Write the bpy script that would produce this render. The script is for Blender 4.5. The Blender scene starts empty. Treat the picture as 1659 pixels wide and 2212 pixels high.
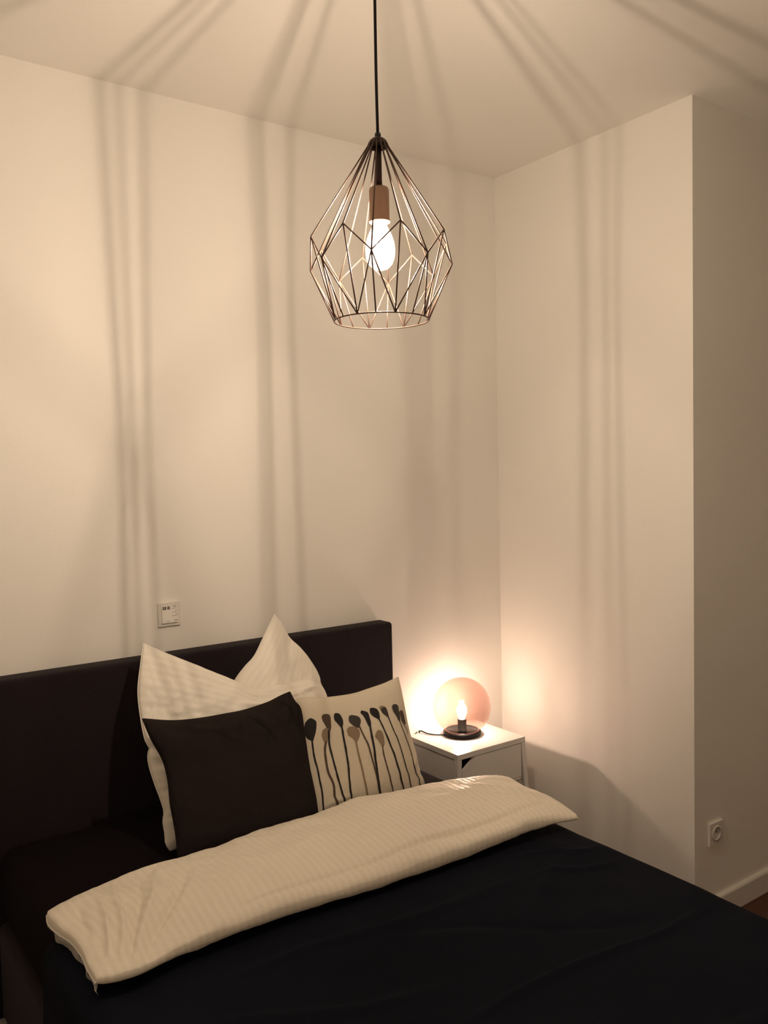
import bpy, bmesh, math, random
from mathutils import Vector, Matrix, noise
random.seed(4)
C = bpy.context.scene.collection
SC = bpy.context.scene
PI = math.pi

# ---------------------------------------------------------------- camera
CAM = Vector((-2.6104, -2.7532, 1.6760))
YAW, PITCH, ROLL, FPX = 0.622785, -0.0498194, -0.0214417, 1820.86
f_ = Vector((math.sin(YAW)*math.cos(PITCH), math.cos(YAW)*math.cos(PITCH), math.sin(PITCH)))
r0 = Vector((math.cos(YAW), -math.sin(YAW), 0)); u0 = r0.cross(f_)
r_ = r0*math.cos(ROLL) + u0*math.sin(ROLL); u_ = -r0*math.sin(ROLL) + u0*math.cos(ROLL)
cd = bpy.data.cameras.new('camera'); cam = bpy.data.objects.new('camera', cd); C.objects.link(cam)
M = Matrix(((r_.x, u_.x, -f_.x, CAM.x), (r_.y, u_.y, -f_.y, CAM.y), (r_.z, u_.z, -f_.z, CAM.z), (0, 0, 0, 1)))
cam.matrix_world = M
cd.sensor_fit = 'VERTICAL'; cd.sensor_height = 36.0; cd.lens = FPX/2212*36.0; cd.clip_start = 0.02
SC.camera = cam

# ---------------------------------------------------------------- world, exposure
w = bpy.data.worlds.new('night'); SC.world = w; w.use_nodes = True
w.node_tree.nodes['Background'].inputs[0].default_value = (0.02, 0.024, 0.035, 1)
w.node_tree.nodes['Background'].inputs[1].default_value = 0.3
SC.view_settings.view_transform = 'Standard'; SC.view_settings.look = 'None'
SC.view_settings.exposure = 0.0; SC.view_settings.gamma = 1.0; SC.view_settings.use_curve_mapping = False
PENDANT_POWER = 13700.0     # radiance of the four filaments of the hanging bulb
TABLE_POWER = 3400.0       # radiance of the filaments of the bedside bulb
PEND_COL = (1.0, 0.785, 0.585)
TABLE_COL = (1.0, 0.86, 0.70)
SC.cycles.sample_clamp_indirect = 6.0
SC.cycles.max_bounces = 14; SC.cycles.diffuse_bounces = 6; SC.cycles.transparent_max_bounces = 16
SC.cycles.caustics_reflective = False; SC.cycles.caustics_refractive = False

# ---------------------------------------------------------------- helpers
def mat(name, col, rough=0.6, metal=0.0, bump=0.0, bscale=60.0, var=0.0, vscale=8.0, sheen=0.0, spec=0.5):
    m = bpy.data.materials.new(name); m.use_nodes = True
    nt = m.node_tree; b = nt.nodes['Principled BSDF']
    b.inputs['Base Color'].default_value = (*col, 1); b.inputs['Roughness'].default_value = rough
    b.inputs['Metallic'].default_value = metal
    b.inputs['Specular IOR Level'].default_value = spec
    if sheen: b.inputs['Sheen Weight'].default_value = sheen; b.inputs['Sheen Roughness'].default_value = 0.5
    tc = nt.nodes.new('ShaderNodeTexCoord')
    if var:
        n = nt.nodes.new('ShaderNodeTexNoise'); n.inputs['Scale'].default_value = vscale; n.inputs['Detail'].default_value = 5
        nt.links.new(tc.outputs['Object'], n.inputs['Vector'])
        r = nt.nodes.new('ShaderNodeMapRange'); r.inputs['To Min'].default_value = 1-var; r.inputs['To Max'].default_value = 1+var
        nt.links.new(n.outputs['Fac'], r.inputs['Value'])
        mx = nt.nodes.new('ShaderNodeVectorMath'); mx.operation = 'SCALE'; mx.inputs[0].default_value = col
        nt.links.new(r.outputs[0], mx.inputs['Scale']); nt.links.new(mx.outputs[0], b.inputs['Base Color'])
    if bump:
        n = nt.nodes.new('ShaderNodeTexNoise'); n.inputs['Scale'].default_value = bscale; n.inputs['Detail'].default_value = 6
        nt.links.new(tc.outputs['Object'], n.inputs['Vector'])
        bp = nt.nodes.new('ShaderNodeBump'); bp.inputs['Strength'].default_value = bump; bp.inputs['Distance'].default_value = 0.004
        nt.links.new(n.outputs['Fac'], bp.inputs['Height']); nt.links.new(bp.outputs[0], b.inputs['Normal'])
    return m

def stripes(m, axis, pitch, amp_col, amp_rough):
    """woven satin stripes of the white bed linen, along one axis of the fabric's UV map"""
    nt = m.node_tree; b = nt.nodes['Principled BSDF']
    uv = nt.nodes.new('ShaderNodeUVMap'); uv.uv_map = 'UVMap'
    sx = nt.nodes.new('ShaderNodeSeparateXYZ'); nt.links.new(uv.outputs[0], sx.inputs[0])
    k = nt.nodes.new('ShaderNodeMath'); k.operation = 'MULTIPLY'; k.inputs[1].default_value = 2*PI/pitch
    nt.links.new(sx.outputs[axis], k.inputs[0])
    s = nt.nodes.new('ShaderNodeMath'); s.operation = 'SINE'; nt.links.new(k.outputs[0], s.inputs[0])
    rr = nt.nodes.new('ShaderNodeMapRange'); rr.interpolation_type = 'SMOOTHSTEP'
    rr.inputs['From Min'].default_value = -0.35; rr.inputs['From Max'].default_value = 0.35
    rr.inputs['To Min'].default_value = 0; rr.inputs['To Max'].default_value = 1
    nt.links.new(s.outputs[0], rr.inputs['Value'])
    mr = nt.nodes.new('ShaderNodeMapRange'); mr.inputs['To Min'].default_value = 0.42; mr.inputs['To Max'].default_value = 0.42+amp_rough
    nt.links.new(rr.outputs[0], mr.inputs['Value']); nt.links.new(mr.outputs[0], b.inputs['Roughness'])
    base = Vector(b.inputs['Base Color'].default_value[:3])
    mx = nt.nodes.new('ShaderNodeMix'); mx.data_type = 'RGBA'
    mx.inputs['A'].default_value = (*base, 1); mx.inputs['B'].default_value = (*(base*(1-amp_col)), 1)
    nt.links.new(rr.outputs[0], mx.inputs['Factor']); nt.links.new(mx.outputs['Result'], b.inputs['Base Color'])
    return m

def emit(name, col, s):
    m = bpy.data.materials.new(name); m.use_nodes = True; nt = m.node_tree
    nt.nodes.remove(nt.nodes['Principled BSDF'])
    e = nt.nodes.new('ShaderNodeEmission'); e.inputs[0].default_value = (*col, 1); e.inputs[1].default_value = s
    nt.links.new(e.outputs[0], nt.nodes['Material Output'].inputs[0]); return m

def glass(name, tint, haze=0.0, ior=1.45, hazecol=(1, 1, 1), smooth=0.02):
    """thin blown glass: tinted pass-through, fresnel reflection, a trace of milky scatter"""
    m = bpy.data.materials.new(name); m.use_nodes = True; nt = m.node_tree
    nt.nodes.remove(nt.nodes['Principled BSDF']); out = nt.nodes['Material Output']
    t = nt.nodes.new('ShaderNodeBsdfTransparent'); t.inputs[0].default_value = (*tint, 1)
    g = nt.nodes.new('ShaderNodeBsdfGlossy'); g.inputs['Roughness'].default_value = smooth
    fr = nt.nodes.new('ShaderNodeFresnel'); fr.inputs['IOR'].default_value = ior
    ge = nt.nodes.new('ShaderNodeNewGeometry'); io = nt.nodes.new('ShaderNodeMapRange')   # the pane is thin: same reflection from both sides
    io.inputs['To Min'].default_value = ior; io.inputs['To Max'].default_value = 1/ior
    nt.links.new(ge.outputs['Backfacing'], io.inputs['Value']); nt.links.new(io.outputs[0], fr.inputs['IOR'])
    mx = nt.nodes.new('ShaderNodeMixShader'); nt.links.new(fr.outputs[0], mx.inputs[0])
    nt.links.new(t.outputs[0], mx.inputs[1]); nt.links.new(g.outputs[0], mx.inputs[2])
    last = mx.outputs[0]
    if haze:
        tr = nt.nodes.new('ShaderNodeBsdfTranslucent'); tr.inputs[0].default_value = (*hazecol, 1)
        m2 = nt.nodes.new('ShaderNodeMixShader'); m2.inputs[0].default_value = haze
        nt.links.new(last, m2.inputs[1]); nt.links.new(tr.outputs[0], m2.inputs[2]); last = m2.outputs[0]
    nt.links.new(last, out.inputs[0]); return m

def obj(name, bm, m, parent=None, smooth=False, label=None):
    me = bpy.data.meshes.new(name); bm.normal_update(); bm.to_mesh(me); bm.free()
    if isinstance(m, (list, tuple)):
        for x in m: me.materials.append(x)
    else: me.materials.append(m)
    if smooth:
        for p in me.polygons: p.use_smooth = True
    o = bpy.data.objects.new(name, me); C.objects.link(o)
    if parent: o.parent = parent
    if label: o['label'] = label
    return o
def struct(name, bm, m, parent=None, smooth=False):
    o = obj(name, bm, m, parent, smooth)
    if parent is None: o['kind'] = 'structure'
    return o
def thing(name, label, cat, loc=(0, 0, 0)):
    o = bpy.data.objects.new(name, None); C.objects.link(o); o.location = loc
    o['label'] = label; o['category'] = cat; o.empty_display_size = 0.05
    return o
def box(bm, x0, x1, y0, y1, z0, z1, bev=0.0, seg=2):
    r = bmesh.ops.create_cube(bm, size=1.0); vs = r['verts']
    for v in vs:
        v.co = Vector(((x0+x1)/2+v.co.x*(x1-x0), (y0+y1)/2+v.co.y*(y1-y0), (z0+z1)/2+v.co.z*(z1-z0)))
    if bev:
        es = list({e for v in vs for e in v.link_edges})
        bmesh.ops.bevel(bm, geom=es, offset=bev, segments=seg, profile=0.5, affect='EDGES')
def hexa(bm, pts, bev=0.0):
    """8 corner points: bottom 4 then top 4"""
    v = [bm.verts.new(p) for p in pts]
    for q in ((3, 2, 1, 0), (4, 5, 6, 7), (0, 1, 5, 4), (1, 2, 6, 5), (2, 3, 7, 6), (3, 0, 4, 7)):
        bm.faces.new([v[i] for i in q])
    if bev:
        bmesh.ops.bevel(bm, geom=list({e for x in v for e in x.link_edges}), offset=bev, segments=1, affect='EDGES')
def tube(bm, pts, rad, n=8, cap=True, radii=None):
    pts = [Vector(p) for p in pts]; rings = []; prev = None
    for i, p in enumerate(pts):
        t = (pts[min(i+1, len(pts)-1)]-pts[max(i-1, 0)]).normalized()
        a = Vector((0, 0, 1)) if abs(t.z) < 0.95 else Vector((1, 0, 0))
        if prev is None: x = t.cross(a).normalized()
        else: x = (prev - t*prev.dot(t)).normalized()
        prev = x; y = t.cross(x); rr = radii[i] if radii else rad
        rings.append([bm.verts.new(p+x*math.cos(2*PI*k/n)*rr+y*math.sin(2*PI*k/n)*rr) for k in range(n)])
    for a, b in zip(rings, rings[1:]):
        for k in range(n): bm.faces.new((a[k], a[(k+1) % n], b[(k+1) % n], b[k]))
    if cap: bm.faces.new(rings[0][::-1]); bm.faces.new(rings[-1])
def lathe(bm, prof, c=(0, 0, 0), n=32, axis='Z', flute=None):
    c = Vector(c); rings = []
    for (r, z) in prof:
        if r < 1e-6: rings.append([bm.verts.new(c+Vector((0, 0, z)))]); continue
        ring = []
        for k in range(n):
            a = 2*PI*k/n; rr = r
            if flute and flute[0] <= z <= flute[1]: rr = r*(1-flute[2]*(k % 2))
            ring.append(bm.verts.new(c+Vector((rr*math.cos(a), rr*math.sin(a), z))))
        rings.append(ring)
    for a, b in zip(rings, rings[1:]):
        for k in range(n):
            k2 = (k+1) % n
            if len(a) == 1 and len(b) == 1: continue
            if len(a) == 1: bm.faces.new((a[0], b[k2], b[k]))
            elif len(b) == 1: bm.faces.new((a[k], a[k2], b[0]))
            else: bm.faces.new((a[k], a[k2], b[k2], b[k]))
    bmesh.ops.recalc_face_normals(bm, faces=bm.faces[:])
def ringtube(bm, c, R, r, n=64, m=8):
    c = Vector(c); rings = []
    for i in range(n):
        a = 2*PI*i/n; d = Vector((math.cos(a), math.sin(a), 0))
        rings.append([bm.verts.new(c+d*(R+r*math.cos(2*PI*k/m))+Vector((0, 0, r*math.sin(2*PI*k/m)))) for k in range(m)])
    for i in range(n):
        a = rings[i]; b = rings[(i+1) % n]
        for k in range(m): bm.faces.new((a[k], a[(k+1) % m], b[(k+1) % m], b[k]))
    bmesh.ops.recalc_face_normals(bm, faces=bm.faces[:])

def catmull(P, t):
    """point at arc-length fraction t of a polyline smoothed by Catmull-Rom"""
    P = [Vector(p) for p in P]; L = [0]
    for a, b in zip(P, P[1:]): L.append(L[-1]+(b-a).length)
    s = max(0.0, min(1.0, t))*L[-1]; i = 0
    while i < len(P)-2 and L[i+1] < s: i += 1
    h = (s-L[i])/max(1e-9, L[i+1]-L[i])
    p1, p2 = P[i], P[i+1]; p0 = P[i-1] if i else p1*2-p2; p3 = P[i+2] if i+2 < len(P) else p2*2-p1
    return 0.5*((2*p1)+(p2-p0)*h+(2*p0-5*p1+4*p2-p3)*h*h+(3*p1-p0-3*p2+p3)*h**3)

class Puff:
    """a stuffed cloth: four edge curves in space, filled and puffed along a normal"""
    def __init__(s, edges, normal, front, back, a=0.5, b=0.5, ridges=(), nz=(0.006, 9.0), seed=0, square=0.0, edge_wave=0.0):
        s.T, s.R, s.B, s.L = edges; s.n = Vector(normal).normalized(); s.f = front; s.k = back
        s.a, s.b, s.ridges, s.nz, s.seed, s.ew = a, b, ridges, nz, seed, edge_wave; s.cache = {}
        ln = lambda P: sum((Vector(p)-Vector(q)).length for p, q in zip(P, P[1:]))
        s.W, s.H = ln(s.T), max(ln(s.L), ln(s.R)); s.ws = min(s.W, s.H)   # metres across, metres down
    def e(s, key, curve, t):
        k = (key, round(t, 5))
        if k not in s.cache: s.cache[k] = catmull(curve, t)
        return s.cache[k]
    def flat(s, u, v):
        T, B, L, R = s.e('T', s.T, u), s.e('B', s.B, u), s.e('L', s.L, v), s.e('R', s.R, v)
        c = Vector(s.T[0])*(1-u)*(1-v)+Vector(s.T[-1])*u*(1-v)+Vector(s.B[0])*(1-u)*v+Vector(s.B[-1])*u*v
        return T*(1-v)+B*v+L*(1-u)+R*u-c
    def pos(s, u, v, side=1, lift=0.0):
        p = s.flat(u, v)
        m = (max(0, 4*u*(1-u))**s.a)*(max(0, 4*v*(1-v))**s.b)
        h = (s.f if side > 0 else s.k)*m
        damp = min(1.0, m*2.2)
        if s.nz[0]:
            q = p*s.nz[1]+Vector((s.seed*7.1, side*3.0, 0))
            h += s.nz[0]*noise.fractal(q, 1.0, 2.0, 4)*damp
        if side > 0:
            for (u0, v0, u1, v1, wd, amp) in s.ridges:
                dx, dy = (u1-u0)*s.W, (v1-v0)*s.H; L2 = dx*dx+dy*dy; wd = wd*s.ws; au, av = (u-u0)*s.W, (v-v0)*s.H
                t = (au*dx+av*dy)/L2
                if t < -0.05 or t > 1.05: continue
                tt = max(0, min(1, t)); d = (au*dy-av*dx)/math.sqrt(L2)
                d += 0.25*wd*math.sin(9*t+u0*30)
                h += amp*math.exp(-(d/wd)**2)*math.sin(PI*tt)**0.7*min(1.0, m*4)
        return p+s.n*(h*side+lift)
    def mesh(s, nu=72, nv=72):
        bm = bmesh.new(); uvl = bm.loops.layers.uv.new('UVMap')
        U = [0.5-0.5*math.cos(PI*i/nu) for i in range(nu+1)]; V = [0.5-0.5*math.cos(PI*j/nv) for j in range(nv+1)]
        U = [0.6*a+0.4*i/nu for i, a in enumerate(U)]; V = [0.6*a+0.4*j/nv for j, a in enumerate(V)]
        g = {}
        uvof = {}
        for side in (1, -1):
            for i, u in enumerate(U):
                for j, v in enumerate(V):
                    if side < 0 and (i in (0, nu) or j in (0, nv)): g[side, i, j] = g[1, i, j]; continue
                    x = bm.verts.new(s.pos(u, v, side)); g[side, i, j] = x; uvof[x] = (u, v)
            for i in range(nu):
                for j in range(nv):
                    q = [g[side, i, j], g[side, i, j+1], g[side, i+1, j+1], g[side, i+1, j]]
                    if side < 0: q.reverse()
                    fc = bm.faces.new(q)
                    for l in fc.loops: l[uvl].uv = uvof[l.vert]
        return bm
    def edge_pts(s, key, n=40, off=0.0):
        cv = {'T': s.T, 'R': s.R, 'B': s.B, 'L': s.L}[key]
        return [catmull(cv, i/n)+s.n*off for i in range(n+1)]

def piping(puff, r, m, parent, keys='TRBL', name='piping'):
    bm = bmesh.new()
    for k in keys: tube(bm, puff.edge_pts(k, 48), r, 6)
    return obj(name, bm, m, parent, True)
# ---- edge curves of the soft goods (metres): top, right, bottom, left
PILLOW_LEFT = [[[-1.7066,-0.1941,1.1518],[-1.6363,-0.2143,1.1113],[-1.5435,-0.2399,1.0602],[-1.4526,-0.2651,1.0098],[-1.4079,-0.2796,0.9808],[-1.3565,-0.2864,0.9673],[-1.3016,-0.2864,0.9673],[-1.2311,-0.286,0.9679],[-1.1738,-0.2867,0.9665],[-1.1297,-0.2952,0.9496]],[[-1.1297,-0.2952,0.9496],[-1.119,-0.3179,0.9042],[-1.1311,-0.3627,0.8145],[-1.1701,-0.4351,0.6697],[-1.1987,-0.4918,0.5564]],[[-1.7483,-0.4683,0.6033],[-1.6304,-0.4679,0.6042],[-1.4074,-0.4807,0.5787],[-1.1987,-0.4918,0.5564]],[[-1.7066,-0.1941,1.1518],[-1.7272,-0.2215,1.097],[-1.7522,-0.2595,1.021],[-1.7595,-0.2997,0.9406],[-1.7582,-0.326,0.8879],[-1.7502,-0.3367,0.8666],[-1.7592,-0.3445,0.8511],[-1.7616,-0.3595,0.821],[-1.7559,-0.3812,0.7775],[-1.7528,-0.3899,0.7601],[-1.7481,-0.4012,0.7376],[-1.7438,-0.4194,0.7011],[-1.7523,-0.432,0.676],[-1.7534,-0.4464,0.6472],[-1.7563,-0.4588,0.6225],[-1.7483,-0.4683,0.6033]]]
PILLOW_PEAK = [[[-1.224,-0.1551,1.1831],[-1.202,-0.1662,1.146],[-1.182,-0.1805,1.0982],[-1.1442,-0.1933,1.0556],[-1.1103,-0.2098,1.0007],[-1.0971,-0.2207,0.9644],[-1.0939,-0.2297,0.9342],[-1.0681,-0.2525,0.8585]],[[-1.0681,-0.2525,0.8585],[-1.076,-0.2843,0.7522],[-1.1177,-0.3314,0.5953],[-1.1641,-0.3546,0.5179]],[[-1.4913,-0.2479,0.8736],[-1.4812,-0.2865,0.745],[-1.3925,-0.33,0.6],[-1.1641,-0.3546,0.5179]],[[-1.224,-0.1551,1.1831],[-1.2529,-0.1662,1.1459],[-1.2856,-0.1784,1.1054],[-1.3263,-0.1932,1.0562],[-1.3681,-0.2021,1.0262],[-1.408,-0.2123,0.9923],[-1.4556,-0.2283,0.9389],[-1.4913,-0.2479,0.8736]]]
CUSHION_DARK = [[[-1.7859,-0.3884,0.9732],[-1.7026,-0.3981,0.9538],[-1.6178,-0.4023,0.9454],[-1.5325,-0.4032,0.9436],[-1.4704,-0.4032,0.9435],[-1.3894,-0.3994,0.9513],[-1.3399,-0.3939,0.9621],[-1.3025,-0.3908,0.9685]],[[-1.3025,-0.3908,0.9685],[-1.2941,-0.4044,0.9412],[-1.2796,-0.4192,0.9116],[-1.2915,-0.4564,0.8373],[-1.3029,-0.5024,0.7453],[-1.3065,-0.5434,0.6631],[-1.3189,-0.5868,0.5764]],[[-1.7658,-0.576,0.598],[-1.6404,-0.5834,0.5833],[-1.48,-0.5857,0.5786],[-1.3189,-0.5868,0.5764]],[[-1.7859,-0.3884,0.9732],[-1.7729,-0.4149,0.9201],[-1.7511,-0.4457,0.8587],[-1.7483,-0.4724,0.8052],[-1.7541,-0.4996,0.7508],[-1.7549,-0.5274,0.6952],[-1.7575,-0.5473,0.6555],[-1.7658,-0.576,0.598]]]
CUSHION_PRINT = [[[-1.2991,-0.3889,0.9358],[-1.2772,-0.3868,0.9405],[-1.1651,-0.3931,0.9265],[-1.0635,-0.3952,0.9217],[-0.995,-0.3929,0.927],[-0.9301,-0.39,0.9332],[-0.8639,-0.385,0.9443]],[[-0.8639,-0.385,0.9443],[-0.865,-0.3966,0.9187],[-0.8699,-0.4152,0.8773],[-0.8811,-0.4637,0.7697],[-0.8794,-0.4932,0.704],[-0.8826,-0.5187,0.6474],[-0.8749,-0.5309,0.6203],[-0.8755,-0.5505,0.5767]],[[-1.3261,-0.5547,0.5673],[-1.1814,-0.5526,0.5719],[-1.0164,-0.5515,0.5745],[-0.8755,-0.5505,0.5767]],[[-1.2991,-0.3889,0.9358],[-1.3062,-0.4216,0.8632],[-1.3163,-0.4688,0.7582],[-1.3199,-0.5153,0.6548],[-1.3261,-0.5547,0.5673]]]
FOLD = [[[-2.141,-0.6991,0.645],[-2.0961,-0.6859,0.645],[-2.047,-0.6713,0.645],[-1.9828,-0.6545,0.645],[-1.8719,-0.6456,0.645],[-1.7555,-0.6446,0.645],[-1.6273,-0.6433,0.645],[-1.5344,-0.6301,0.645],[-1.3196,-0.6205,0.645],[-1.139,-0.6151,0.645],[-0.965,-0.6574,0.645],[-0.8392,-0.682,0.645],[-0.7454,-0.7047,0.645],[-0.6932,-0.7579,0.645]],[[-0.6932,-0.7579,0.645],[-0.7177,-0.877,0.645],[-0.7247,-0.9858,0.645],[-0.7412,-1.0837,0.645],[-0.753,-1.1082,0.645]],[[-2.1303,-1.0418,0.645],[-2.098,-1.0589,0.645],[-2.0424,-1.0658,0.645],[-1.9449,-1.0477,0.645],[-1.8191,-1.0412,0.645],[-1.6407,-1.0452,0.645],[-1.4539,-1.0643,0.645],[-1.2364,-1.072,0.645],[-0.985,-1.0713,0.645],[-0.8671,-1.0788,0.645],[-0.753,-1.1082,0.645]],[[-2.141,-0.6991,0.645],[-2.1486,-0.7422,0.645],[-2.1433,-0.7935,0.645],[-2.1279,-0.8601,0.645],[-2.1254,-0.9317,0.645],[-2.1299,-0.9836,0.645],[-2.1303,-1.0418,0.645]]]# ---------------------------------------------------------------- materials
WALL = mat('wall_paint', (0.865, 0.845, 0.805), 0.85, bump=0.12, bscale=140, spec=0.2)
CEIL = mat('ceiling_paint', (0.85, 0.825, 0.78), 0.9, bump=0.10, bscale=120, spec=0.15)
TRIM = mat('baseboard_lacquer', (0.78, 0.76, 0.72), 0.35)
SOCK = mat('white_switch_plastic', (0.80, 0.78, 0.74), 0.3)
SOCKDK = mat('socket_inside_plastic', (0.66, 0.64, 0.60), 0.35)
DARKHOLE = mat('black_contact_hole', (0.01, 0.01, 0.01), 0.6)
INK = mat('black_printing_ink', (0.03, 0.025, 0.025), 0.7)
PAPER = mat('white_sticker_paper', (0.84, 0.82, 0.78), 0.6)
UPH = mat('dark_aubergine_upholstery', (0.019, 0.0135, 0.0165), 0.95, bump=0.5, bscale=420, var=0.18, vscale=120, sheen=0.05, spec=0.12)
SHEET = mat('dark_brown_fitted_sheet', (0.0080, 0.0052, 0.0062), 0.95, bump=0.3, bscale=300, spec=0.06)
DUVET = mat('black_duvet_cotton', (0.0068, 0.0082, 0.0138), 0.9, bump=0.35, bscale=260, spec=0.06)
LINEN = stripes(mat('white_striped_satin', (0.87, 0.83, 0.75), 0.45, bump=0.25, bscale=90, spec=0.35), 1, 0.042, 0.035, 0.2)
LINEN2 = stripes(mat('white_striped_satin_upright', (0.87, 0.83, 0.75), 0.45, bump=0.25, bscale=90, spec=0.35), 0, 0.05, 0.03, 0.15)
FOLDM = stripes(mat('white_striped_satin_fold', (0.83, 0.77, 0.66), 0.5, bump=0.3, bscale=90, spec=0.3), 0, 0.0140, 0.045, 0.25)
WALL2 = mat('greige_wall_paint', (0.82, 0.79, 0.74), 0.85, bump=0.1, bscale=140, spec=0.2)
PIPE = mat('white_seam_tape', (0.80, 0.78, 0.74), 0.6)
DCUSH = mat('dark_anthracite_cushion_cotton', (0.0205, 0.0155, 0.0150), 0.95, bump=0.3, bscale=350, spec=0.08, var=0.1, vscale=40)
PCUSH = mat('cream_cushion_canvas', (0.72, 0.65, 0.53), 0.85, bump=0.35, bscale=380, spec=0.2)
NSW = mat('white_lacquered_steel', (0.74, 0.72, 0.69), 0.32)
WIRE = mat('dark_copper_wire', (0.115, 0.070, 0.056), 0.45, metal=0.4)
HUBM = mat('dark_bronze_tube', (0.045, 0.028, 0.026), 0.45, metal=0.5)
SOCKB = mat('brushed_copper_socket', (0.36, 0.25, 0.18), 0.45, metal=0.4, bump=0.2, bscale=200)
CORD = mat('black_fabric_cord', (0.008, 0.007, 0.010), 0.8, bump=0.4, bscale=500)
LAMPBASE = mat('matt_black_lamp_base', (0.005, 0.0045, 0.0045), 0.5, spec=0.25)
BLACKP = mat('black_lamp_plastic', (0.012, 0.011, 0.011), 0.3)

# ---------------------------------------------------------------- room shell
ZC = 2.94; YP = -0.984; XL = -3.3; YF = -3.6; XR = 1.30
def wallbox(name, x0, x1, y0, y1, z0=0, z1=ZC, m=WALL):
    bm = bmesh.new(); box(bm, x0, x1, y0, y1, z0, z1); return struct(name, bm, m)
wallbox('wall_back', XL, 0.0, 0.0, 0.12)
wallbox('wall_right', 0.0, 0.12, YP, 0.12)
wallbox('wall_pillar', 0.12, XR, YP, YP+0.12)
wallbox('wall_far_right', XR, XR+0.12, YF, YP+0.12, m=WALL2)
wallbox('wall_left', XL-0.12, XL, YF, 0.12, m=WALL2)
wallbox('wall_front', XL-0.12, XR+0.12, YF-0.12, YF, m=WALL2)
wallbox('ceiling', XL-0.12, XR+0.12, YF-0.12, 0.12, ZC, ZC+0.12, CEIL)
# floor: reddish wooden planks on a sub floor
FL = []
for k, c in enumerate(((0.075, 0.022, 0.008), (0.062, 0.018, 0.007), (0.088, 0.027, 0.010), (0.070, 0.021, 0.009))):
    m = mat('red_brown_plank_%d' % k, c, 0.38, var=0.3, vscale=6, bump=0.1, bscale=30); FL.append(m)
    m.node_tree.nodes['Noise Texture'].inputs['Scale'].default_value = 5
fb = bmesh.new(); box(fb, XL-0.12, XR+0.12, YF-0.12, 0.12, -0.14, -0.0145)
floor = struct('floor', fb, mat('subfloor', (0.02, 0.012, 0.01), 0.9))
shared = {}
row = 0; y = YF
while y < 0:
    x = XL - random.random()*0.9
    while x < XR:
        L = 1.2; x0 = max(x, XL); x1 = min(x+L, XR)
        cy = y+0.0925
        if x1-x0 > 0.05 and not (x0 > 0.12 and y > YP):
            key = (round(x1-x0, 3), row % 4)
            if key not in shared:
                bm = bmesh.new(); box(bm, 0.0006, x1-x0-0.0006, 0.0006, 0.185-0.0006, -0.0145, 0.0, 0.0012, 1)
                me = bpy.data.meshes.new('plank'); bm.to_mesh(me); bm.free(); me.materials.append(random.choice(FL)); shared[key] = me
            o = bpy.data.objects.new('plank', shared[key]); C.objects.link(o); o.location = (x0, y, 0); o.parent = floor
        x += L
    y += 0.185; row += 1
# baseboards with a rounded top
def baseboard(name, p0, p1, nrm, h=0.085, t=0.016):
    bm = bmesh.new(); p0 = Vector(p0); p1 = Vector(p1); n = Vector(nrm)
    prof = [(0, 0), (t, 0), (t, h-0.010), (t*0.85, h-0.004), (t*0.55, h-0.001), (0, h)]
    a = [bm.verts.new(p0+n*q[0]+Vector((0, 0, q[1]))) for q in prof]; b = [bm.verts.new(p1+n*q[0]+Vector((0, 0, q[1]))) for q in prof]
    for i in range(len(prof)): j = (i+1) % len(prof); bm.faces.new((a[i], b[i], b[j], a[j]))
    bm.faces.new(a); bm.faces.new(b[::-1]); bmesh.ops.recalc_face_normals(bm, faces=bm.faces[:])
    return struct(name, bm, TRIM)
baseboard('baseboard_back', (XL, 0, 0), (0, 0, 0), (0, -1, 0))
baseboard('baseboard_right', (0, YP-0.016, 0), (0, -0.016, 0), (-1, 0, 0))
baseboard('baseboard_pillar', (0, YP, 0), (XR, YP, 0), (0, -1, 0))
baseboard('baseboard_left', (XL, YF, 0), (XL, 0, 0), (1, 0, 0))
baseboard('baseboard_far_right', (XR, YF, 0), (XR, YP, 0), (-1, 0, 0))
# ---------------------------------------------------------------- bed
bed = thing('bed', 'dark upholstered double bed with tall headboard against the wall', 'bed', (-1.42, -1.15, 0))
def loc(o, parent): o.parent = parent; o.matrix_parent_inverse = Matrix.Translation(-parent.location); return o
def part(name, bm, m, parent, smooth=False, label=None):
    o = obj(name, bm, m, None, smooth, label); return loc(o, parent)
def sub(name, bm, m, pt, smooth=False, label=None):
    o = obj(name, bm, m, None, smooth, label); o.parent = pt
    o.matrix_parent_inverse = (pt.matrix_parent_inverse @ Matrix()).inverted() if False else Matrix(); return o
bm = bmesh.new(); box(bm, -2.172, -0.665, -0.09, -0.002, 0.06, 1.077, 0.014, 4)
hb = part('headboard', bm, UPH, bed, True)
bm = bmesh.new(); box(bm, -2.140, -0.748, -2.13, -0.092, 0.07, 0.36, 0.02, 3); part('box_base', bm, UPH, bed, True)
bm = bmesh.new(); box(bm, -2.128, -0.742, -2.11, -0.094, 0.362, 0.592, 0.045, 5); part('mattress', bm, SHEET, bed, True)
for x in (-2.08, -0.80):
    for yy in (-2.05, -0.15):
        bm = bmesh.new(); lathe(bm, [(0, 0), (0.022, 0), (0.028, 0.07), (0, 0.07)], (x, yy, 0), 16); part('leg', bm, BLACKP, bed, True)

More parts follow.
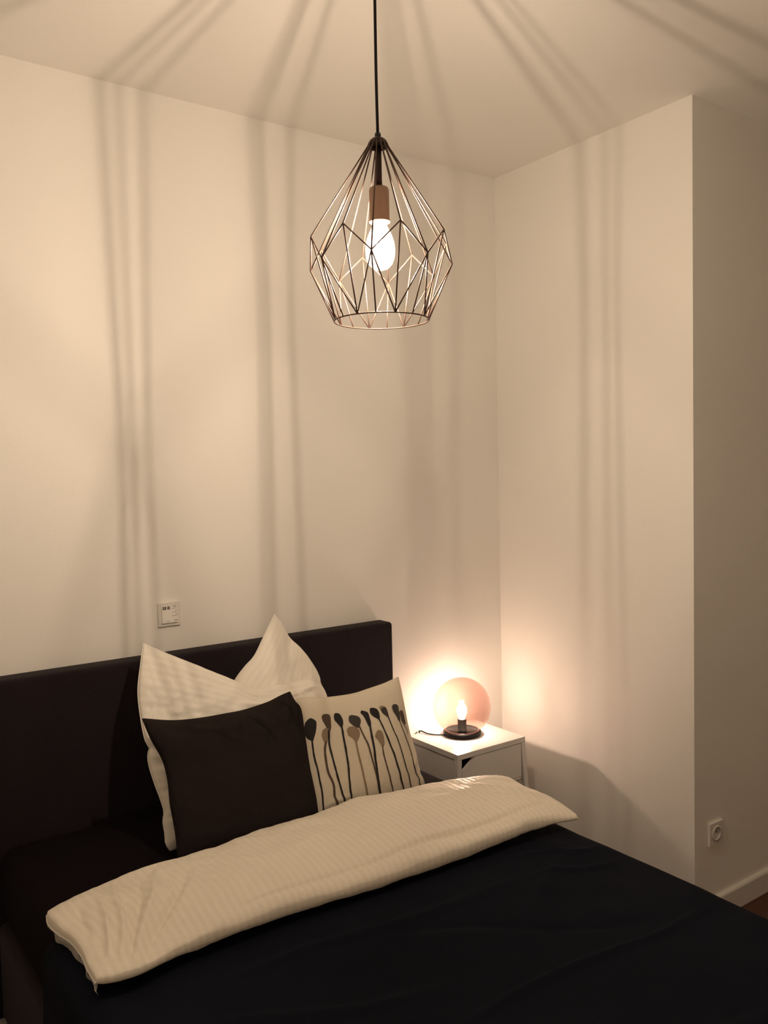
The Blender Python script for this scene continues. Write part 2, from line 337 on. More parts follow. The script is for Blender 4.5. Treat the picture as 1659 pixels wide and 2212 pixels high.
# ---------------------------------------------------------------- duvet: black cover with the white head end turned down
duv = thing('duvet', 'black duvet spread over the bed with its white head end turned down', 'duvet', (-1.42, -1.4, 0.60))
def duvet_mesh():
    bm = bmesh.new(); nx, ny = 200, 190
    prof = []; zt = 0.612; r = 0.065; zb = 0.27
    y0, y1 = -0.735, -2.20
    creases = [((-0.816, -1.587), (-1.598, -1.553), 0.009, 0.008), ((-1.9, -1.15), (-1.1, -1.22), 0.016, 0.006), ((-0.85, -1.12), (-1.3, -1.45), 0.018, 0.007),
               ((-1.6, -1.75), (-0.9, -1.95), 0.02, 0.006), ((-0.78, -1.22), (-1.05, -1.10), 0.010, 0.007), ((-0.80, -1.30), (-1.10, -1.22), 0.010, 0.006), ((-2.05, -1.25), (-1.55, -1.45), 0.016, 0.006), ((-1.5, -1.22), (-1.0, -1.55), 0.014, -0.005)]
    def top(x, y):
        z = zt + 0.007*noise.fractal(Vector((x*2.6, y*3.2, 1.3)), 1.0, 2.0, 3) + 0.0022*noise.noise(Vector((x*11, y*9, 4)))
        for a, b, wd, am in creases:
            dx, dy = b[0]-a[0], b[1]-a[1]; L = math.hypot(dx, dy); t = ((x-a[0])*dx+(y-a[1])*dy)/L/L
            if -0.1 < t < 1.1:
                d = ((x-a[0])*dy-(y-a[1])*dx)/L + 0.012*math.sin(t*7)
                z += am*math.exp(-(d/wd)**2)*max(0, math.sin(PI*max(0, min(1, t))))**0.5
        return z
    def section(y):
        k = min(1, max(0, (y0-y)/1.0)); xr = -0.712-0.028*k + 0.010*noise.noise(Vector((3, y*4, 0))); xl = -2.165 + 0.006*noise.noise(Vector((9, y*3, 0)))
        # perimeter: left hang, arc, top, arc, right hang
        P = []
        for i in range(nx+1):
            s = i/nx
            if s < 0.14: q = s/0.14; P.append((xl-0.006*(1-q), zb+(zt-r-zb)*q, 0))
            elif s < 0.22: a = (s-0.14)/0.08*PI/2; P.append((xl+r-r*math.cos(a), zt-r+r*math.sin(a), math.sin(a)))
            elif s <= 0.78: q = (s-0.22)/0.56; P.append((xl+r+(xr-xl-2*r)*q, zt, 1))
            elif s <= 0.86: a = (s-0.78)/0.08*PI/2; P.append((xr-r+r*math.sin(a), zt-r+r*math.cos(a), math.cos(a)))
            else: q = (s-0.86)/0.14; P.append((xr+0.006*q, zt-r-(zt-r-zb)*q, 0))
        return P
    g = []
    for j in range(ny+1):
        t = j/ny
        if t < 0.03: y = y0+0.02*math.cos(t/0.03*PI/2)-0.02; dz = -0.022*(1-math.sin(t/0.03*PI/2))
        elif t < 0.86: y = y0-0.02+(y1+0.06-y0)*(t-0.03)/0.83; dz = 0
        elif t < 0.92: a = (t-0.86)/0.06*PI/2; y = y1+0.04-0.06*math.sin(a); dz = -0.06*(1-math.cos(a))
        else: y = y1-0.02-0.003*(t-0.92)/0.08; dz = -0.06-(t-0.92)/0.08*0.26
        row = []
        for (x, z, wt) in section(y):
            zz = z + wt*(top(x, max(y, y1))-zt)
            if dz < -0.03: zz = min(zz, zt+dz) if wt > 0 else min(zz, max(zb, zt+dz))
            else: zz += dz*wt
            ox = 0
            if wt < 1: ox = 0.006*(1-wt)*noise.noise(Vector((x*3, y*6, z*4)))*(1 if x > -1.4 else -1)
            row.append(bm.verts.new((x+ox, y, zz)))
        g.append(row)
    for a, b in zip(g, g[1:]):
        for k in range(nx): bm.faces.new((a[k], b[k], b[k+1], a[k+1]))
    bmesh.ops.recalc_face_normals(bm, faces=bm.faces[:])
    # give the cover its thickness
    bmesh.ops.solidify(bm, geom=bm.faces[:], thickness=0.010)
    return bm
part('black_cover', duvet_mesh(), DUVET, duv, True)
fold = Puff(FOLD, (0, 0, 1), 0.040, 0.026, a=0.2, b=0.26, nz=(0.007, 7.0), seed=3, ridges=(
    (0.06, 0.97, 0.20, 0.12, 0.030, 0.012), (0.045, 0.93, 0.12, 0.08, 0.022, 0.010), (0.075, 0.98, 0.24, 0.26, 0.026, -0.012),
    (0.05, 0.95, 0.155, 0.22, 0.020, -0.010), (0.03, 0.85, 0.08, 0.20, 0.020, 0.009), (0.015, 0.60, 0.05, 0.15, 0.022, -0.007),
    (0.22, 0.90, 0.62, 0.85, 0.022, -0.008), (0.50, 0.86, 0.985, 0.80, 0.022, -0.013), (0.70, 0.42, 0.88, 0.30, 0.05, 0.006),
    (0.72, 0.58, 0.84, 0.66, 0.035, 0.006), (0.64, 0.30, 0.72, 0.55, 0.04, -0.004), (0.86, 0.20, 0.97, 0.62, 0.04, 0.006),
    (0.88, 0.40, 0.99, 0.88, 0.03, -0.006), (0.28, 0.22, 0.36, 0.60, 0.05, 0.003), (0.48, 0.15, 0.58, 0.60, 0.06, -0.003), (0.36, 0.50, 0.52, 0.42, 0.05, 0.003)))
fo = part('turned_down_end', fold.mesh(270, 96), FOLDM, duv, True, 'white striped satin fold of the duvet, pulled to corners')
bm = bmesh.new()
for k in 'L': tube(bm, [p+Vector((0, 0, -0.003)) for p in fold.edge_pts(k, 60)], 0.0022, 6)
part('hem', bm, PIPE, duv, True)
# loose open layer of cloth at the left end of the fold
bm = bmesh.new(); n = 30; rows = []
L = fold.edge_pts('L', n)
for k in range(5):
    q = k/4
    rows.append([bm.verts.new(p+Vector((0.008*q+0.004*math.sin(i*0.9+k), 0.006*q, -0.004-0.036*q*(0.35+0.65*math.sin(PI*(0.25+0.75*(1-i/n)))) + 0.003*math.sin(i*1.3+2*k)*q))) for i, p in enumerate(L)])
for a, b in zip(rows, rows[1:]):
    for i in range(n): bm.faces.new((a[i], a[i+1], b[i+1], b[i]))
bmesh.ops.solidify(bm, geom=bm.faces[:], thickness=0.002)
part('open_hem_layer', bm, PIPE, duv, True)

# ---------------------------------------------------------------- pillows and cushions
def lean_n(t): return (0, -1, t)
pk = thing('pillow', 'white pillow with one tall pointed corner, rearmost against the headboard', 'pillow', (-1.27, -0.30, 0.60))
pp = Puff(PILLOW_PEAK, lean_n(0.3), 0.054, 0.05, a=0.45, b=0.45, nz=(0.012, 8), seed=1, ridges=(
    (0.55, 0.02, 0.62, 0.55, 0.035, 0.008), (0.30, 0.05, 0.42, 0.5, 0.03, 0.007), (0.85, 0.02, 0.9, 0.5, 0.03, 0.009), (0.7, 0.05, 0.75, 0.4, 0.02, -0.006)))
part('pillowcase', pp.mesh(72, 72), LINEN2, pk, True); o = piping(pp, 0.0016, PIPE, None, name='seam'); loc(o, pk)
pl = thing('pillow', 'white striped pillow with pointed left corner, behind the dark cushion', 'pillow', (-1.55, -0.42, 0.60))
pa = Puff(PILLOW_LEFT, lean_n(0.5), 0.070, 0.030, a=0.42, b=0.42, nz=(0.013, 8), seed=2, ridges=(
    (0.25, 0.42, 0.85, 0.12, 0.026, 0.018), (0.18, 0.40, 0.60, 0.28, 0.016, -0.015), (0.45, 0.20, 0.97, 0.05, 0.020, 0.014),
    (0.62, 0.22, 0.95, 0.16, 0.015, -0.008), (0.0, 0.52, 0.30, 0.48, 0.014, -0.024), (0.02, 0.62, 0.25, 0.66, 0.02, 0.016), (0.0, 0.57, 0.2, 0.56, 0.010, 0.014),
    (0.0, 0.74, 0.2, 0.70, 0.012, -0.012), (0.0, 0.85, 0.2, 0.86, 0.012, -0.010), (0.03, 0.05, 0.14, 0.35, 0.03, 0.006)))
part('pillowcase', pa.mesh(120, 130), LINEN, pl, True); o = piping(pa, 0.0018, PIPE, None, name='seam'); loc(o, pl)
dk = thing('cushion', 'plain dark anthracite square cushion with sharp corners, in front on the left', 'cushion', (-1.50, -0.56, 0.60))
pd = Puff(CUSHION_DARK, lean_n(0.5), 0.075, 0.036, a=0.45, b=0.45, nz=(0.007, 8), seed=5, ridges=(
    (0.95, 0.02, 0.80, 0.24, 0.016, 0.013), (0.80, 0.03, 0.72, 0.22, 0.014, 0.011), (0.60, 0.05, 0.72, 0.34, 0.010, -0.012), (0.88, 0.02, 0.90, 0.30, 0.012, -0.010), (0.68, 0.06, 0.66, 0.30, 0.012, 0.009),
    (0.55, 0.05, 0.45, 0.22, 0.02, 0.006), (0.97, 0.10, 0.90, 0.35, 0.015, -0.008), (0.10, 0.04, 0.5, 0.16, 0.03, 0.006), (0.30, 0.06, 0.52, 0.3, 0.02, 0.005)))
part('cover', pd.mesh(110, 110), DCUSH, dk, True); o = piping(pd, 0.0022, DCUSH, None, name='seam'); loc(o, dk)
pc = thing('cushion', 'cream cushion printed with black and tan seed heads on long stems', 'cushion', (-1.10, -0.52, 0.60))
pq = Puff(CUSHION_PRINT, lean_n(0.45), 0.062, 0.04, a=0.45, b=0.45, nz=(0.0035, 7), seed=8, ridges=(
    (0.05, 0.85, 0.35, 0.80, 0.02, 0.005), (0.90, 0.80, 0.98, 0.60, 0.015, 0.006), (0.92, 0.95, 0.99, 0.75, 0.012, 0.006)))
part('cover', pq.mesh(72, 72), PCUSH, pc, True); o = piping(pq, 0.002, PCUSH, None, name='seam'); loc(o, pc)
PRINT = [
('head','K',[(0.0505,0.2326),(0.0647,0.201),(0.1084,0.1763),(0.1368,0.1867),(0.1516,0.212),(0.1341,0.2822),(0.1124,0.3282),(0.0961,0.3583),(0.082,0.3497),(0.0536,0.326),(0.0473,0.2837)]),
('head','B',[(0.196,0.1754),(0.2111,0.1598),(0.2428,0.1602),(0.2576,0.1764),(0.2505,0.2319),(0.241,0.2793),(0.2257,0.3059),(0.2142,0.2913),(0.2075,0.2535),(0.197,0.2075)]),
('head','T',[(0.1646,0.3247),(0.1812,0.2862),(0.2064,0.2737),(0.2246,0.2819),(0.2224,0.3085),(0.2084,0.3499),(0.1903,0.3836),(0.177,0.3784),(0.1671,0.3556)]),
('head','K',[(0.2815,0.1851),(0.2935,0.1632),(0.3135,0.1612),(0.3368,0.1779),(0.3446,0.2262),(0.3376,0.2652),(0.3197,0.2924),(0.3113,0.281),(0.2942,0.2468),(0.2795,0.2138)]),
('head','G',[(0.3925,0.2201),(0.4057,0.1946),(0.4358,0.1955),(0.4756,0.219),(0.4888,0.2529),(0.4755,0.2887),(0.4558,0.3124),(0.4335,0.3035),(0.4028,0.2741),(0.3897,0.2464)]),
('head','T',[(0.3536,0.3182),(0.3708,0.2952),(0.4047,0.2935),(0.442,0.3117),(0.4575,0.3465),(0.4455,0.3851),(0.4168,0.4206),(0.4034,0.4083),(0.3866,0.3802),(0.3609,0.357)]),
('head','K',[(0.5053,0.1922),(0.5149,0.1734),(0.5518,0.1833),(0.5702,0.2053),(0.5728,0.2538),(0.5743,0.296),(0.5613,0.3322),(0.5477,0.3225),(0.5376,0.2802),(0.5196,0.2164)]),
('head','K',[(0.5892,0.1906),(0.599,0.173),(0.6451,0.1827),(0.667,0.2092),(0.6729,0.258),(0.6605,0.2991),(0.6446,0.2849),(0.6079,0.2531),(0.5894,0.2201)]),
('head','T',[(0.688,0.187),(0.7061,0.1796),(0.7364,0.1894),(0.7484,0.2065),(0.7135,0.2081),(0.6951,0.2148)]),
('head','G',[(0.6941,0.2187),(0.7173,0.2007),(0.7479,0.208),(0.7557,0.2338),(0.7572,0.2845),(0.7513,0.3041),(0.7329,0.2851),(0.7076,0.2575)]),
('head','T',[(0.5825,0.4081),(0.5985,0.38),(0.6265,0.369),(0.6565,0.3878),(0.6646,0.4297),(0.657,0.4892),(0.6339,0.5092),(0.6239,0.4933),(0.6031,0.4475)]),
('head','G',[(0.8144,0.2271),(0.8304,0.207),(0.8628,0.2114),(0.8856,0.2373),(0.884,0.2756),(0.8815,0.3204),(0.8693,0.3554),(0.853,0.3485),(0.8392,0.3105),(0.8158,0.2649)]),
('head','B',[(0.8827,0.2886),(0.904,0.2809),(0.9298,0.2906),(0.9368,0.3207),(0.938,0.3642),(0.9356,0.3986),(0.9195,0.3918),(0.8921,0.3543),(0.8859,0.3151)]),
('stem','K',0.00306,0.00278,[(0.0899,0.3482),(0.0858,0.4124),(0.0845,0.4967),(0.0888,0.5639),(0.0872,0.6537),(0.0881,0.7268),(0.0821,0.8136),(0.0747,0.9053)]),
('stem','B',0.00334,0.0039,[(0.187,0.371),(0.1692,0.4284),(0.1594,0.5132),(0.1585,0.6048),(0.1795,0.7018),(0.1748,0.7926),(0.1927,0.8704),(0.2062,0.9112)]),
('stem','K',0.00278,0.00306,[(0.2242,0.2896),(0.206,0.3922),(0.2086,0.4865),(0.2122,0.58),(0.2197,0.6753),(0.2355,0.7971),(0.2464,0.8683),(0.2475,0.9119)]),
('stem','K',0.00362,0.00306,[(0.3214,0.2794),(0.3189,0.3742),(0.3192,0.4767),(0.3134,0.5765),(0.2994,0.6953),(0.2964,0.8143),(0.3004,0.9228)]),
('stem','T',0.00306,0.00362,[(0.4111,0.4067),(0.4138,0.5076),(0.4157,0.6006),(0.4199,0.7059),(0.4281,0.7991),(0.4279,0.8721),(0.4237,0.9286)]),
('stem','B',0.00278,0.00362,[(0.4628,0.306),(0.4817,0.3731),(0.5087,0.4579),(0.5167,0.5635),(0.5228,0.6622),(0.5318,0.7611),(0.5342,0.8567),(0.5475,0.9337)]),
('stem','K',0.00362,0.0039,[(0.5578,0.3184),(0.5545,0.3946),(0.5551,0.4947),(0.5435,0.5911),(0.5371,0.7035),(0.5385,0.7967),(0.5372,0.8847),(0.5496,0.9343)]),
('stem','B',0.00251,0.00306,[(0.6333,0.4955),(0.6243,0.5726),(0.6293,0.6783),(0.6462,0.7592),(0.652,0.8504),(0.6466,0.9429)]),
('stem','K',0.00306,0.00362,[(0.6575,0.2916),(0.6833,0.3749),(0.7066,0.4763),(0.7219,0.579),(0.7275,0.6727),(0.7454,0.7598),(0.7488,0.8523),(0.7502,0.9093),(0.7448,0.9455)]),
('stem','K',0.00223,0.00223,[(0.7488,0.289),(0.771,0.3899),(0.8011,0.5037),(0.805,0.6174),(0.8123,0.718),(0.8342,0.805),(0.8237,0.8817),(0.847,0.9539)]),
('stem','K',0.00167,0.00223,[(0.8619,0.3474),(0.8889,0.4535),(0.9023,0.5476),(0.9045,0.6657),(0.906,0.7545),(0.9305,0.8457),(0.9181,0.8953),(0.9377,0.9607)]),
('stem','B',0.00139,0.00139,[(0.8841,0.3462),(0.9114,0.3965),(0.9348,0.4431),(0.9288,0.4781)])]
inks = {'K': mat('black_ink_on_canvas', (0.012, 0.010, 0.011), 0.85), 'G': mat('dark_grey_ink_on_canvas', (0.045, 0.038, 0.035), 0.85),
        'B': mat('brown_ink_on_canvas', (0.085, 0.055, 0.042), 0.85), 'T': mat('tan_ink_on_canvas', (0.27, 0.20, 0.13), 0.85)}
def cushion_at(u, v, k): return pq.pos(max(0.003, min(0.997, u)), max(0.003, min(0.997, v)), 1, 0.0005+0.00008*k)
for k, it in enumerate(PRINT):
    bm = bmesh.new()
    if it[0] == 'head':
        P = [Vector((a, b)) for a, b in it[2]]; n = len(P)*3
        O = [catmull([Vector((q.x, q.y, 0)) for q in P+[P[0]]], i/n) for i in range(n)]
        c = sum(O, Vector())/n; prev = None
        for ring in (0.0, 0.35, 0.7, 1.0):
            if ring == 0: cur = [bm.verts.new(cushion_at(c.x, c.y, k+3))]
            else: cur = [bm.verts.new(cushion_at(c.x+(q.x-c.x)*ring, c.y+(q.y-c.y)*ring, k+3)) for q in O]
            if prev:
                for i in range(n):
                    j = (i+1) % n
                    bm.faces.new((prev[0], cur[i], cur[j]) if len(prev) == 1 else (prev[i], cur[i], cur[j], prev[j]))
            prev = cur
        nm = 'printed_seed_head'; c_ = it[1]
    else:
        P = [Vector((a, b, 0)) for a, b in it[4]]; n = 40; wu = 1/0.45; prev = None
        for i in range(n+1):
            q = catmull(P, i/n); q2 = catmull(P, min(1, i/n+0.02)); q1 = catmull(P, max(0, i/n-0.02)); d = (q2-q1).normalized()
            hw = (it[2]+(it[3]-it[2])*i/n)*wu*(1+0.25*noise.noise(Vector((q.x*30, q.y*30, k)))); s = Vector((-d.y, d.x, 0))*hw
            cur = [bm.verts.new(cushion_at(q.x+s.x*m, q.y+s.y*m, k)) for m in (-1, 0, 1)]
            if prev:
                for a in (0, 1): bm.faces.new((prev[a], prev[a+1], cur[a+1], cur[a]))
            prev = cur
        nm = 'printed_stem'; c_ = it[1]
    bmesh.ops.recalc_face_normals(bm, faces=bm.faces[:])
    part(nm, bm, inks[c_], pc, True, {'K': 'black', 'G': 'dark grey', 'B': 'brown', 'T': 'tan'}[c_]+(' painted seed head' if it[0] == 'head' else ' painted stem'))


# ---------------------------------------------------------------- bedside table
NX0, NX1, NY0, NY1, NZ = -0.548, -0.187, -0.330, -0.018, 0.580
ns = thing('bedside_table', 'small white bedside table with one drawer, between bed and corner', 'table', ((NX0+NX1)/2, (NY0+NY1)/2, 0))
bm = bmesh.new(); box(bm, NX0, NX1, NY0, NY1, NZ-0.022, NZ, 0.0015, 2); part('table_top', bm, NSW, ns)
zb, zt = NZ-0.160, NZ-0.0225
bm = bmesh.new(); box(bm, NX0+0.006, NX0+0.012, NY0+0.022, NY1-0.022, zb, zt, 0.001, 1); part('side_panel', bm, NSW, ns)
bm = bmesh.new(); box(bm, NX1-0.012, NX1-0.006, NY0+0.022, NY1-0.022, zb, zt, 0.001, 1); part('side_panel', bm, NSW, ns)
bm = bmesh.new(); box(bm, NX0+0.022, NX1-0.022, NY1-0.010, NY1-0.004, zb, zt, 0.001, 1); part('back_panel', bm, NSW, ns)
bm = bmesh.new(); box(bm, NX0+0.022, NX1-0.022, NY0+0.003, NY1-0.012, zb-0.010, zb, 0.001, 1); part('bottom_rail', bm, NSW, ns)
# flaring legs: narrow strips at the top that spread outwards to the floor
for sx in (0, 1):
    for sy in (0, 1):
        x = NX0 if sx == 0 else NX1; y = NY0 if sy == 0 else NY1
        dx = 1 if sx == 0 else -1; dy = 1 if sy == 0 else -1
        w_ = 0.021; fx = -dx*0.035; fy = -dy*0.016 if sy == 0 else 0
        top = [(x, y), (x+dx*w_, y), (x+dx*w_, y+dy*w_), (x, y+dy*w_)]
        bot = [(a+fx, b+fy) for a, b in top]
        if dx*dy < 0: top.reverse(); bot.reverse()
        bm = bmesh.new(); hexa(bm, [(a, b, 0.0) for a, b in bot]+[(a, b, zt) for a, b in top], 0.001)
        bmesh.ops.recalc_face_normals(bm, faces=bm.faces[:]); part('leg', bm, NSW, ns)
# drawer front with a triangular finger cut at its upper left corner, and the tray behind it
x0, x1, z0, z1 = NX0+0.0225, NX1-0.0230, zb+0.002, zt-0.0015
cut = [(x0, z0), (x1, z0), (x1, z1), (x0+0.066, z1), (x0, z1-0.046)]
bm = bmesh.new(); a = [bm.verts.new((x, NY0+0.001, z)) for x, z in cut]; b = [bm.verts.new((x, NY0+0.013, z)) for x, z in cut]
bm.faces.new(a); bm.faces.new(b[::-1])
for i in range(5): j = (i+1) % 5; bm.faces.new((a[i], a[j], b[j], b[i]))
bmesh.ops.recalc_face_normals(bm, faces=bm.faces[:]); dr = part('drawer', bm, NSW, ns)
bm = bmesh.new(); X0, X1, Y0, Y1 = x0+0.004, x1-0.004, NY0+0.0135, NY1-0.03
box(bm, X0, X0+0.004, Y0, Y1, z0+0.002, z1-0.058); box(bm, X1-0.004, X1, Y0, Y1, z0+0.002, z1-0.02)
box(bm, X0, X1, Y0, Y1, z0+0.0, z0+0.004); box(bm, X0, X1, Y1-0.004, Y1, z0+0.002, z1-0.02)
t = obj('drawer_tray', bm, mat('dark_drawer_inside', (0.03, 0.028, 0.026), 0.7), None); t.parent = dr

# ---------------------------------------------------------------- globe table lamp
def filament(bm, c, h, r=0.001, n=4, tilt=(0, 0)):
    tube(bm, [Vector(c)+Vector((-tilt[0], -tilt[1], -h/2)), Vector(c)+Vector((tilt[0], tilt[1], h/2))], r, n)
LX, LY = -0.362, -0.142; LZ = NZ+0.0005
tl = thing('table_lamp', 'globe table lamp of rose tinted glass, lit, on the white bedside table', 'lamp', (LX, LY, LZ))
GR, GC = 0.1195, LZ+0.020+0.0945
bm = bmesh.new(); lathe(bm, [(0, 0), (0.077, 0), (0.0785, 0.002), (0.0785, 0.013), (0.076, 0.016), (0.058, 0.017), (0.056, 0.011), (0.030, 0.009), (0, 0.009)], (LX, LY, LZ), 64)
bs = part('base', bm, LAMPBASE, tl, True)
bm = bmesh.new(); lathe(bm, [(0, 0.009), (0.0185, 0.009), (0.0185, 0.060), (0.0175, 0.064), (0.014, 0.064), (0.014, 0.045), (0, 0.045)], (LX, LY, LZ), 32)
part('bulb_holder', bm, mat('dark_bulb_holder', (0.02, 0.017, 0.016), 0.35), tl, True)
bm = bmesh.new(); prof = []
a0 = math.asin(0.072/GR)
for i in range(49):
    a = PI-a0 - (PI-a0)*i/48; prof.append((GR*math.sin(a), GR*math.cos(a)))
lathe(bm, prof, (LX, LY, GC), 72)
part('glass_globe', bm, glass('rose_glass', (0.835, 0.67, 0.625), haze=0.0, ior=1.5), tl, True, 'rose tinted clear glass globe')
bm = bmesh.new(); ringtube(bm, (LX, LY, GC+GR*math.cos(PI-a0)), 0.070, 0.0022, 64, 8)
part('glass_rim', bm, mat('rose_glass_rim', (0.20, 0.10, 0.08), 0.2), tl, True)
BZ = LZ+0.060
bm = bmesh.new(); lathe(bm, [(0.012, 0), (0.0125, 0.006), (0.017, 0.018), (0.0215, 0.032), (0.0225, 0.042), (0.020, 0.054), (0.013, 0.064), (0.006, 0.070), (0, 0.072)], (LX, LY, BZ), 32)
bulb = part('bulb', bm, glass('clear_bulb_glass', (0.97, 0.97, 0.96), haze=0.012, ior=1.3), tl, True, 'glowing clear bulb')
bm = bmesh.new()
zz = [(LX+0.0085*math.cos(a), LY+0.0085*math.sin(a), BZ+0.036+(0.007 if k % 2 else -0.007)) for k, a in enumerate([0.4+q*PI/4 for q in range(9)])]
tube(bm, zz, 0.0011, 4)
fl = obj('filament', bm, emit('bedside_filament_glow', TABLE_COL, TABLE_POWER), None); fl.parent = bulb
bm = bmesh.new()
pts = [(LX-0.076, LY+0.02, LZ+0.006), (LX-0.10, LY+0.05, LZ+0.004), (LX-0.115, LY+0.085, LZ+0.0035), (LX-0.12, -0.012, LZ+0.004), (LX-0.12, -0.008, LZ-0.03), (LX-0.12, -0.008, 0.30)]
tube(bm, [catmull(pts, i/40) for i in range(41)], 0.003, 8); part('power_cord', bm, CORD, tl, True)

# ---------------------------------------------------------------- pendant lamp
PX, PY = -1.5765, -1.3200
pn = thing('pendant_lamp', 'hanging lamp with faceted open wire cage and bare glowing bulb over the bed', 'lamp', (PX, PY, ZC))
bm = bmesh.new(); lathe(bm, [(0, -0.026), (0.044, -0.024), (0.05, -0.018), (0.05, -0.0005), (0, -0.0005)], (PX, PY, ZC), 40); part('ceiling_rose', bm, HUBM, pn, True)
bm = bmesh.new(); pts = [(PX+0.004, PY, ZC-0.02), (PX+0.001, PY, 2.75), (PX-0.001, PY, 2.5), (PX, PY, 2.360)]
tube(bm, [catmull(pts, i/24) for i in range(25)], 0.0032, 10); part('cord', bm, CORD, pn, True)
bm = bmesh.new(); lathe(bm, [(0, 2.367), (0.0055, 2.367), (0.0065, 2.363), (0.0065, 2.352), (0, 2.352)], (PX, PY, 0), 24); part('cord_grip', bm, BLACKP, pn, True)
bm = bmesh.new(); lathe(bm, [(0.0062, 2.356), (0.012, 2.3555), (0.0175, 2.351), (0.0195, 2.344), (0.0190, 2.337), (0.0165, 2.337), (0.0155, 2.344), (0.010, 2.349), (0.0062, 2.349)], (PX, PY, 0), 32)
part('hub', bm, HUBM, pn, True)
bm = bmesh.new(); lathe(bm, [(0, 2.352), (0.0068, 2.352), (0.0068, 2.254), (0, 2.254)], (PX, PY, 0), 24); part('stem', bm, HUBM, pn, True)
bm = bmesh.new(); lathe(bm, [(0, 2.259), (0.013, 2.2585), (0.0185, 2.256), (0.0208, 2.251), (0.0208, 2.192), (0.0214, 2.190), (0.0214, 2.186), (0.0185, 2.186), (0.0185, 2.21), (0, 2.21)], (PX, PY, 0), 80, flute=(2.193, 2.250, 0.02))
part('bulb_socket', bm, SOCKB, pn, True, 'brushed copper bulb socket')
# cage nodes, angles measured from the side towards the foot of the bed
f0 = -2.19574
def node(deg, R, z):
    a = f0+math.radians(deg); return Vector((PX+R*math.cos(a), PY+R*math.sin(a), z))
RP, ZPK, RV, ZV, RB, ZB = 0.1450, 2.150, 0.1475, 2.094, 0.0985, 1.985
WR = 0.00148
def rib(name, deg, R, z):
    bm = bmesh.new(); e = node(deg, R, z)
    tube(bm, [node(deg, 0.0145, 2.3505), node(deg, 0.0185, 2.3465), node(deg, 0.0215, 2.339), e], WR*1.05, 6); return part(name, bm, WIRE, pn, True)
for k in range(8):
    A0 = 16+45*k; V0 = A0+22.5; V1 = A0-22.5
    rib('rib', A0, RP, ZPK); rib('rib', V0, RV, ZV)
    for nm, p, q in (('zigzag_wire', node(A0, RP, ZPK), node(V0, RV, ZV)), ('zigzag_wire', node(A0, RP, ZPK), node(V1, RV, ZV)),
                     ('cage_wire', node(A0, RP, ZPK), node(A0, RB, ZB)), ('cage_wire', node(V0, RV, ZV), node(A0, RB, ZB)),
                     ('cage_wire', node(V1, RV, ZV), node(A0, RB, ZB)), ('cage_wire', node(V0, RV, ZV), node(V0, RB, ZB))):
        bm = bmesh.new(); tube(bm, [p, q], WR, 6); part(nm, bm, WIRE, pn, True)
bm = bmesh.new(); ringtube(bm, (PX, PY, ZB), RB, 0.0015, 72, 6); part('bottom_ring', bm, WIRE, pn, True)
# bulb: clear pear shape, four upright filaments
bm = bmesh.new(); lathe(bm, [(0.0125, 2.200), (0.0135, 2.186), (0.0165, 2.176), (0.0235, 2.162), (0.0290, 2.146), (0.0308, 2.130), (0.0295, 2.114), (0.0245, 2.101), (0.0165, 2.0925), (0.008, 2.089), (0, 2.088)], (PX, PY, 0), 40)
pb = part('bulb', bm, glass('clear_bulb_glass_large', (0.98, 0.98, 0.97), haze=0.010, ior=1.3), pn, True, 'glowing clear bulb')
bm = bmesh.new()
for fx, fy in ((0.0060, -0.0050), (0.0062, 0.0050), (0.0018, -0.0052), (-0.0052, 0.0050)):
    filament(bm, (PX+fx, PY+fy, 2.133), 0.034, 0.0011)
fl = obj('filament', bm, emit('pendant_filament_glow', PEND_COL, PENDANT_POWER), None); fl.parent = pb

# ---------------------------------------------------------------- wall switch with sticker
sw = thing('wall_switch', 'white square wall switch with printed sticker, above the bed headboard', 'switch', (-1.547, 0, 1.202))
SX0, SX1, SZ0, SZ1 = -1.587, -1.508, 1.161, 1.243
bm = bmesh.new(); box(bm, SX0, SX1, -0.009, -0.0002, SZ0, SZ1, 0.0018, 2); part('frame', bm, SOCK, sw)
bm = bmesh.new()
RX0, RX1, RZ0, RZ1 = SX0+0.0115, SX1-0.011, SZ0+0.0115, SZ1-0.012
# rocker, pressed in at the top and standing proud at the bottom left
hexa(bm, [(RX0, -0.0165, RZ0), (RX1, -0.0150, RZ0), (RX1, -0.0092, RZ0), (RX0, -0.0092, RZ0), (RX0, -0.0105, RZ1), (RX1, -0.0100, RZ1), (RX1, -0.0092, RZ1), (RX0, -0.0092, RZ1)], 0.0006)
bmesh.ops.recalc_face_normals(bm, faces=bm.faces[:]); rk = part('rocker', bm, SOCK, sw)
def onr(s, t, d):   # point on the rocker face
    x = RX0+(RX1-RX0)*s; z = RZ0+(RZ1-RZ0)*t
    yb = -0.0165+0.0015*s; yt = -0.0105+0.0005*s
    return Vector((x, yb+(yt-yb)*t-d, z))
def mark(bm, s0, s1, t0, t1, d=0.0004):
    hexa(bm, [onr(s0, t0, d), onr(s1, t0, d), onr(s1, t0, 0.0001), onr(s0, t0, 0.0001), onr(s0, t1, d), onr(s1, t1, d), onr(s1, t1, 0.0001), onr(s0, t1, 0.0001)])
bm = bmesh.new(); mark(bm, 0.03, 0.97, 0.03, 0.98, 0.0002); bmesh.ops.recalc_face_normals(bm, faces=bm.faces[:]); st = obj('sticker', bm, PAPER, None); st.parent = rk
bm = bmesh.new()
for s0, s1 in ((0.06, 0.085), (0.095, 0.13), (0.14, 0.155), (0.165, 0.19), (0.20, 0.215), (0.225, 0.285), (0.36, 0.40), (0.41, 0.425), (0.435, 0.46), (0.47, 0.51)):
    mark(bm, s0, s1, 0.79, 0.96)
mark(bm, 0.06, 0.285, 0.78, 0.80); mark(bm, 0.36, 0.51, 0.78, 0.80)
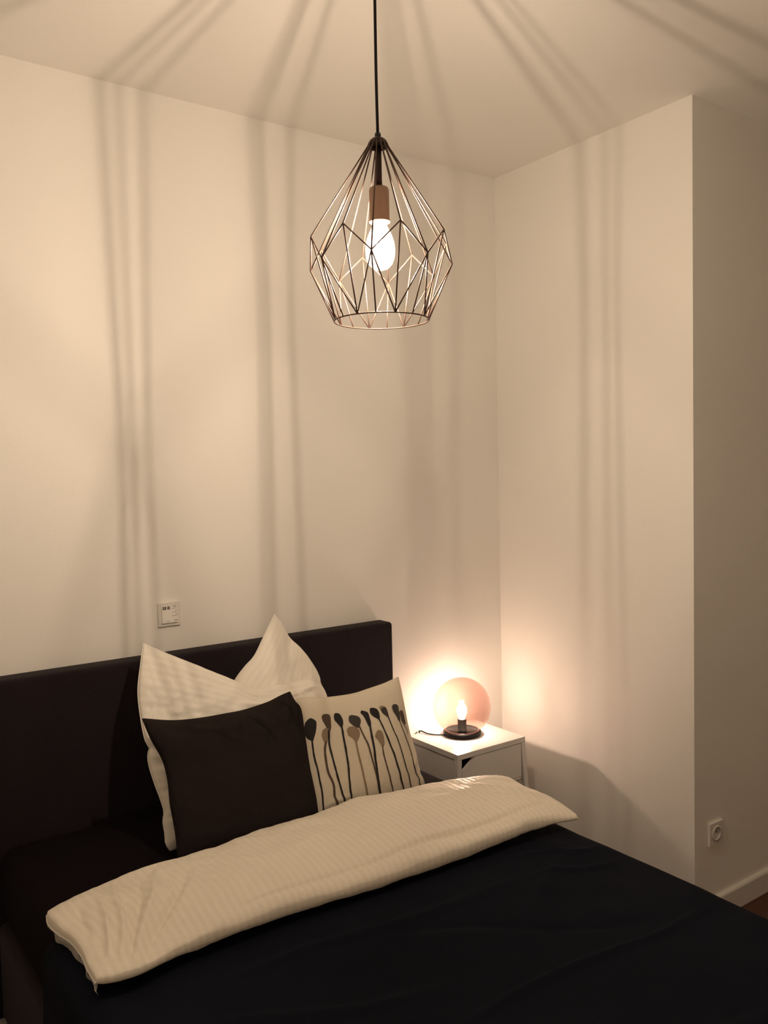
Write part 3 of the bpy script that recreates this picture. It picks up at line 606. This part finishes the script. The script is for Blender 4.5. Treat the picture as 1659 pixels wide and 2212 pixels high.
def line(s0, s1, t, h):
    s = s0
    while s < s1:
        wd = random.uniform(0.010, 0.026); mark(bm, s, min(s1, s+wd), t, t+h*random.uniform(0.75, 1.0)); s += wd+0.008
line(0.68, 0.93, 0.99-0.04, 0.028); line(0.74, 0.93, 0.895, 0.022); line(0.62, 0.93, 0.81, 0.022)
line(0.88, 0.94, 0.68, 0.03); line(0.58, 0.93, 0.60, 0.024); line(0.86, 0.95, 0.465, 0.03); line(0.60, 0.94, 0.385, 0.024)
line(0.22, 0.48, 0.085, 0.025); line(0.74, 0.96, 0.115, 0.045)
bmesh.ops.recalc_face_normals(bm, faces=bm.faces[:]); t = obj('printed_text', bm, INK, None, label='black bar codes and small print'); t.parent = rk

# ---------------------------------------------------------------- wall socket on the pillar
so = thing('power_socket', 'white square power socket with round recess, low on the shaded wall', 'socket', (0.121, YP, 0.322))
bm = bmesh.new(); cx, cz, hw = 0.121, 0.322, 0.041
N = 40; fr = -0.010+YP; Rr = 0.0215
# frame plate with a round hole
outer = []; inner = []
for k in range(N):
    a = 2*PI*k/N; c, s = math.cos(a), math.sin(a); q = hw/max(abs(c), abs(s))
    outer.append((cx+c*q, cz+s*q)); inner.append((cx+c*Rr, cz+s*Rr))
vo = [bm.verts.new((x, fr, z)) for x, z in outer]; vi = [bm.verts.new((x, fr, z)) for x, z in inner]
vb = [bm.verts.new((cx+(x-cx)*1.03, YP-0.0002, cz+(z-cz)*1.03)) for x, z in outer]
for k in range(N):
    j = (k+1) % N; bm.faces.new((vo[k], vo[j], vi[j], vi[k])); bm.faces.new((vb[k], vb[j], vo[j], vo[k]))
bmesh.ops.recalc_face_normals(bm, faces=bm.faces[:]); part('frame', bm, SOCK, so)
bm = bmesh.new(); 
def yl(bm, prof, n=40):   # lathe about the wall normal
    rings = []
    for r, y in prof:
        rings.append([bm.verts.new((cx+r*math.cos(2*PI*k/n), y, cz+r*math.sin(2*PI*k/n))) for k in range(n)] if r > 1e-6 else [bm.verts.new((cx, y, cz))])
    for a, b in zip(rings, rings[1:]):
        for k in range(n):
            j = (k+1) % n
            if len(b) == 1: bm.faces.new((a[k], a[j], b[0]))
            else: bm.faces.new((a[k], a[j], b[j], b[k]))
    bmesh.ops.recalc_face_normals(bm, faces=bm.faces[:])
yl(bm, [(0.0285, fr+0.0002), (0.0285, fr-0.003), (0.0225, fr-0.0035), (0.0212, fr-0.002), (0.0205, YP-0.001), (0, YP-0.001)])
part('insert', bm, SOCKDK, so, True)
for dx in (-0.0095, 0.0095):
    bm = bmesh.new(); box(bm, cx+dx-0.0028, cx+dx+0.0028, YP-0.0022, YP-0.0011, cz-0.0028, cz+0.0028, 0.0008, 1); part('contact_hole', bm, DARKHOLE, so)
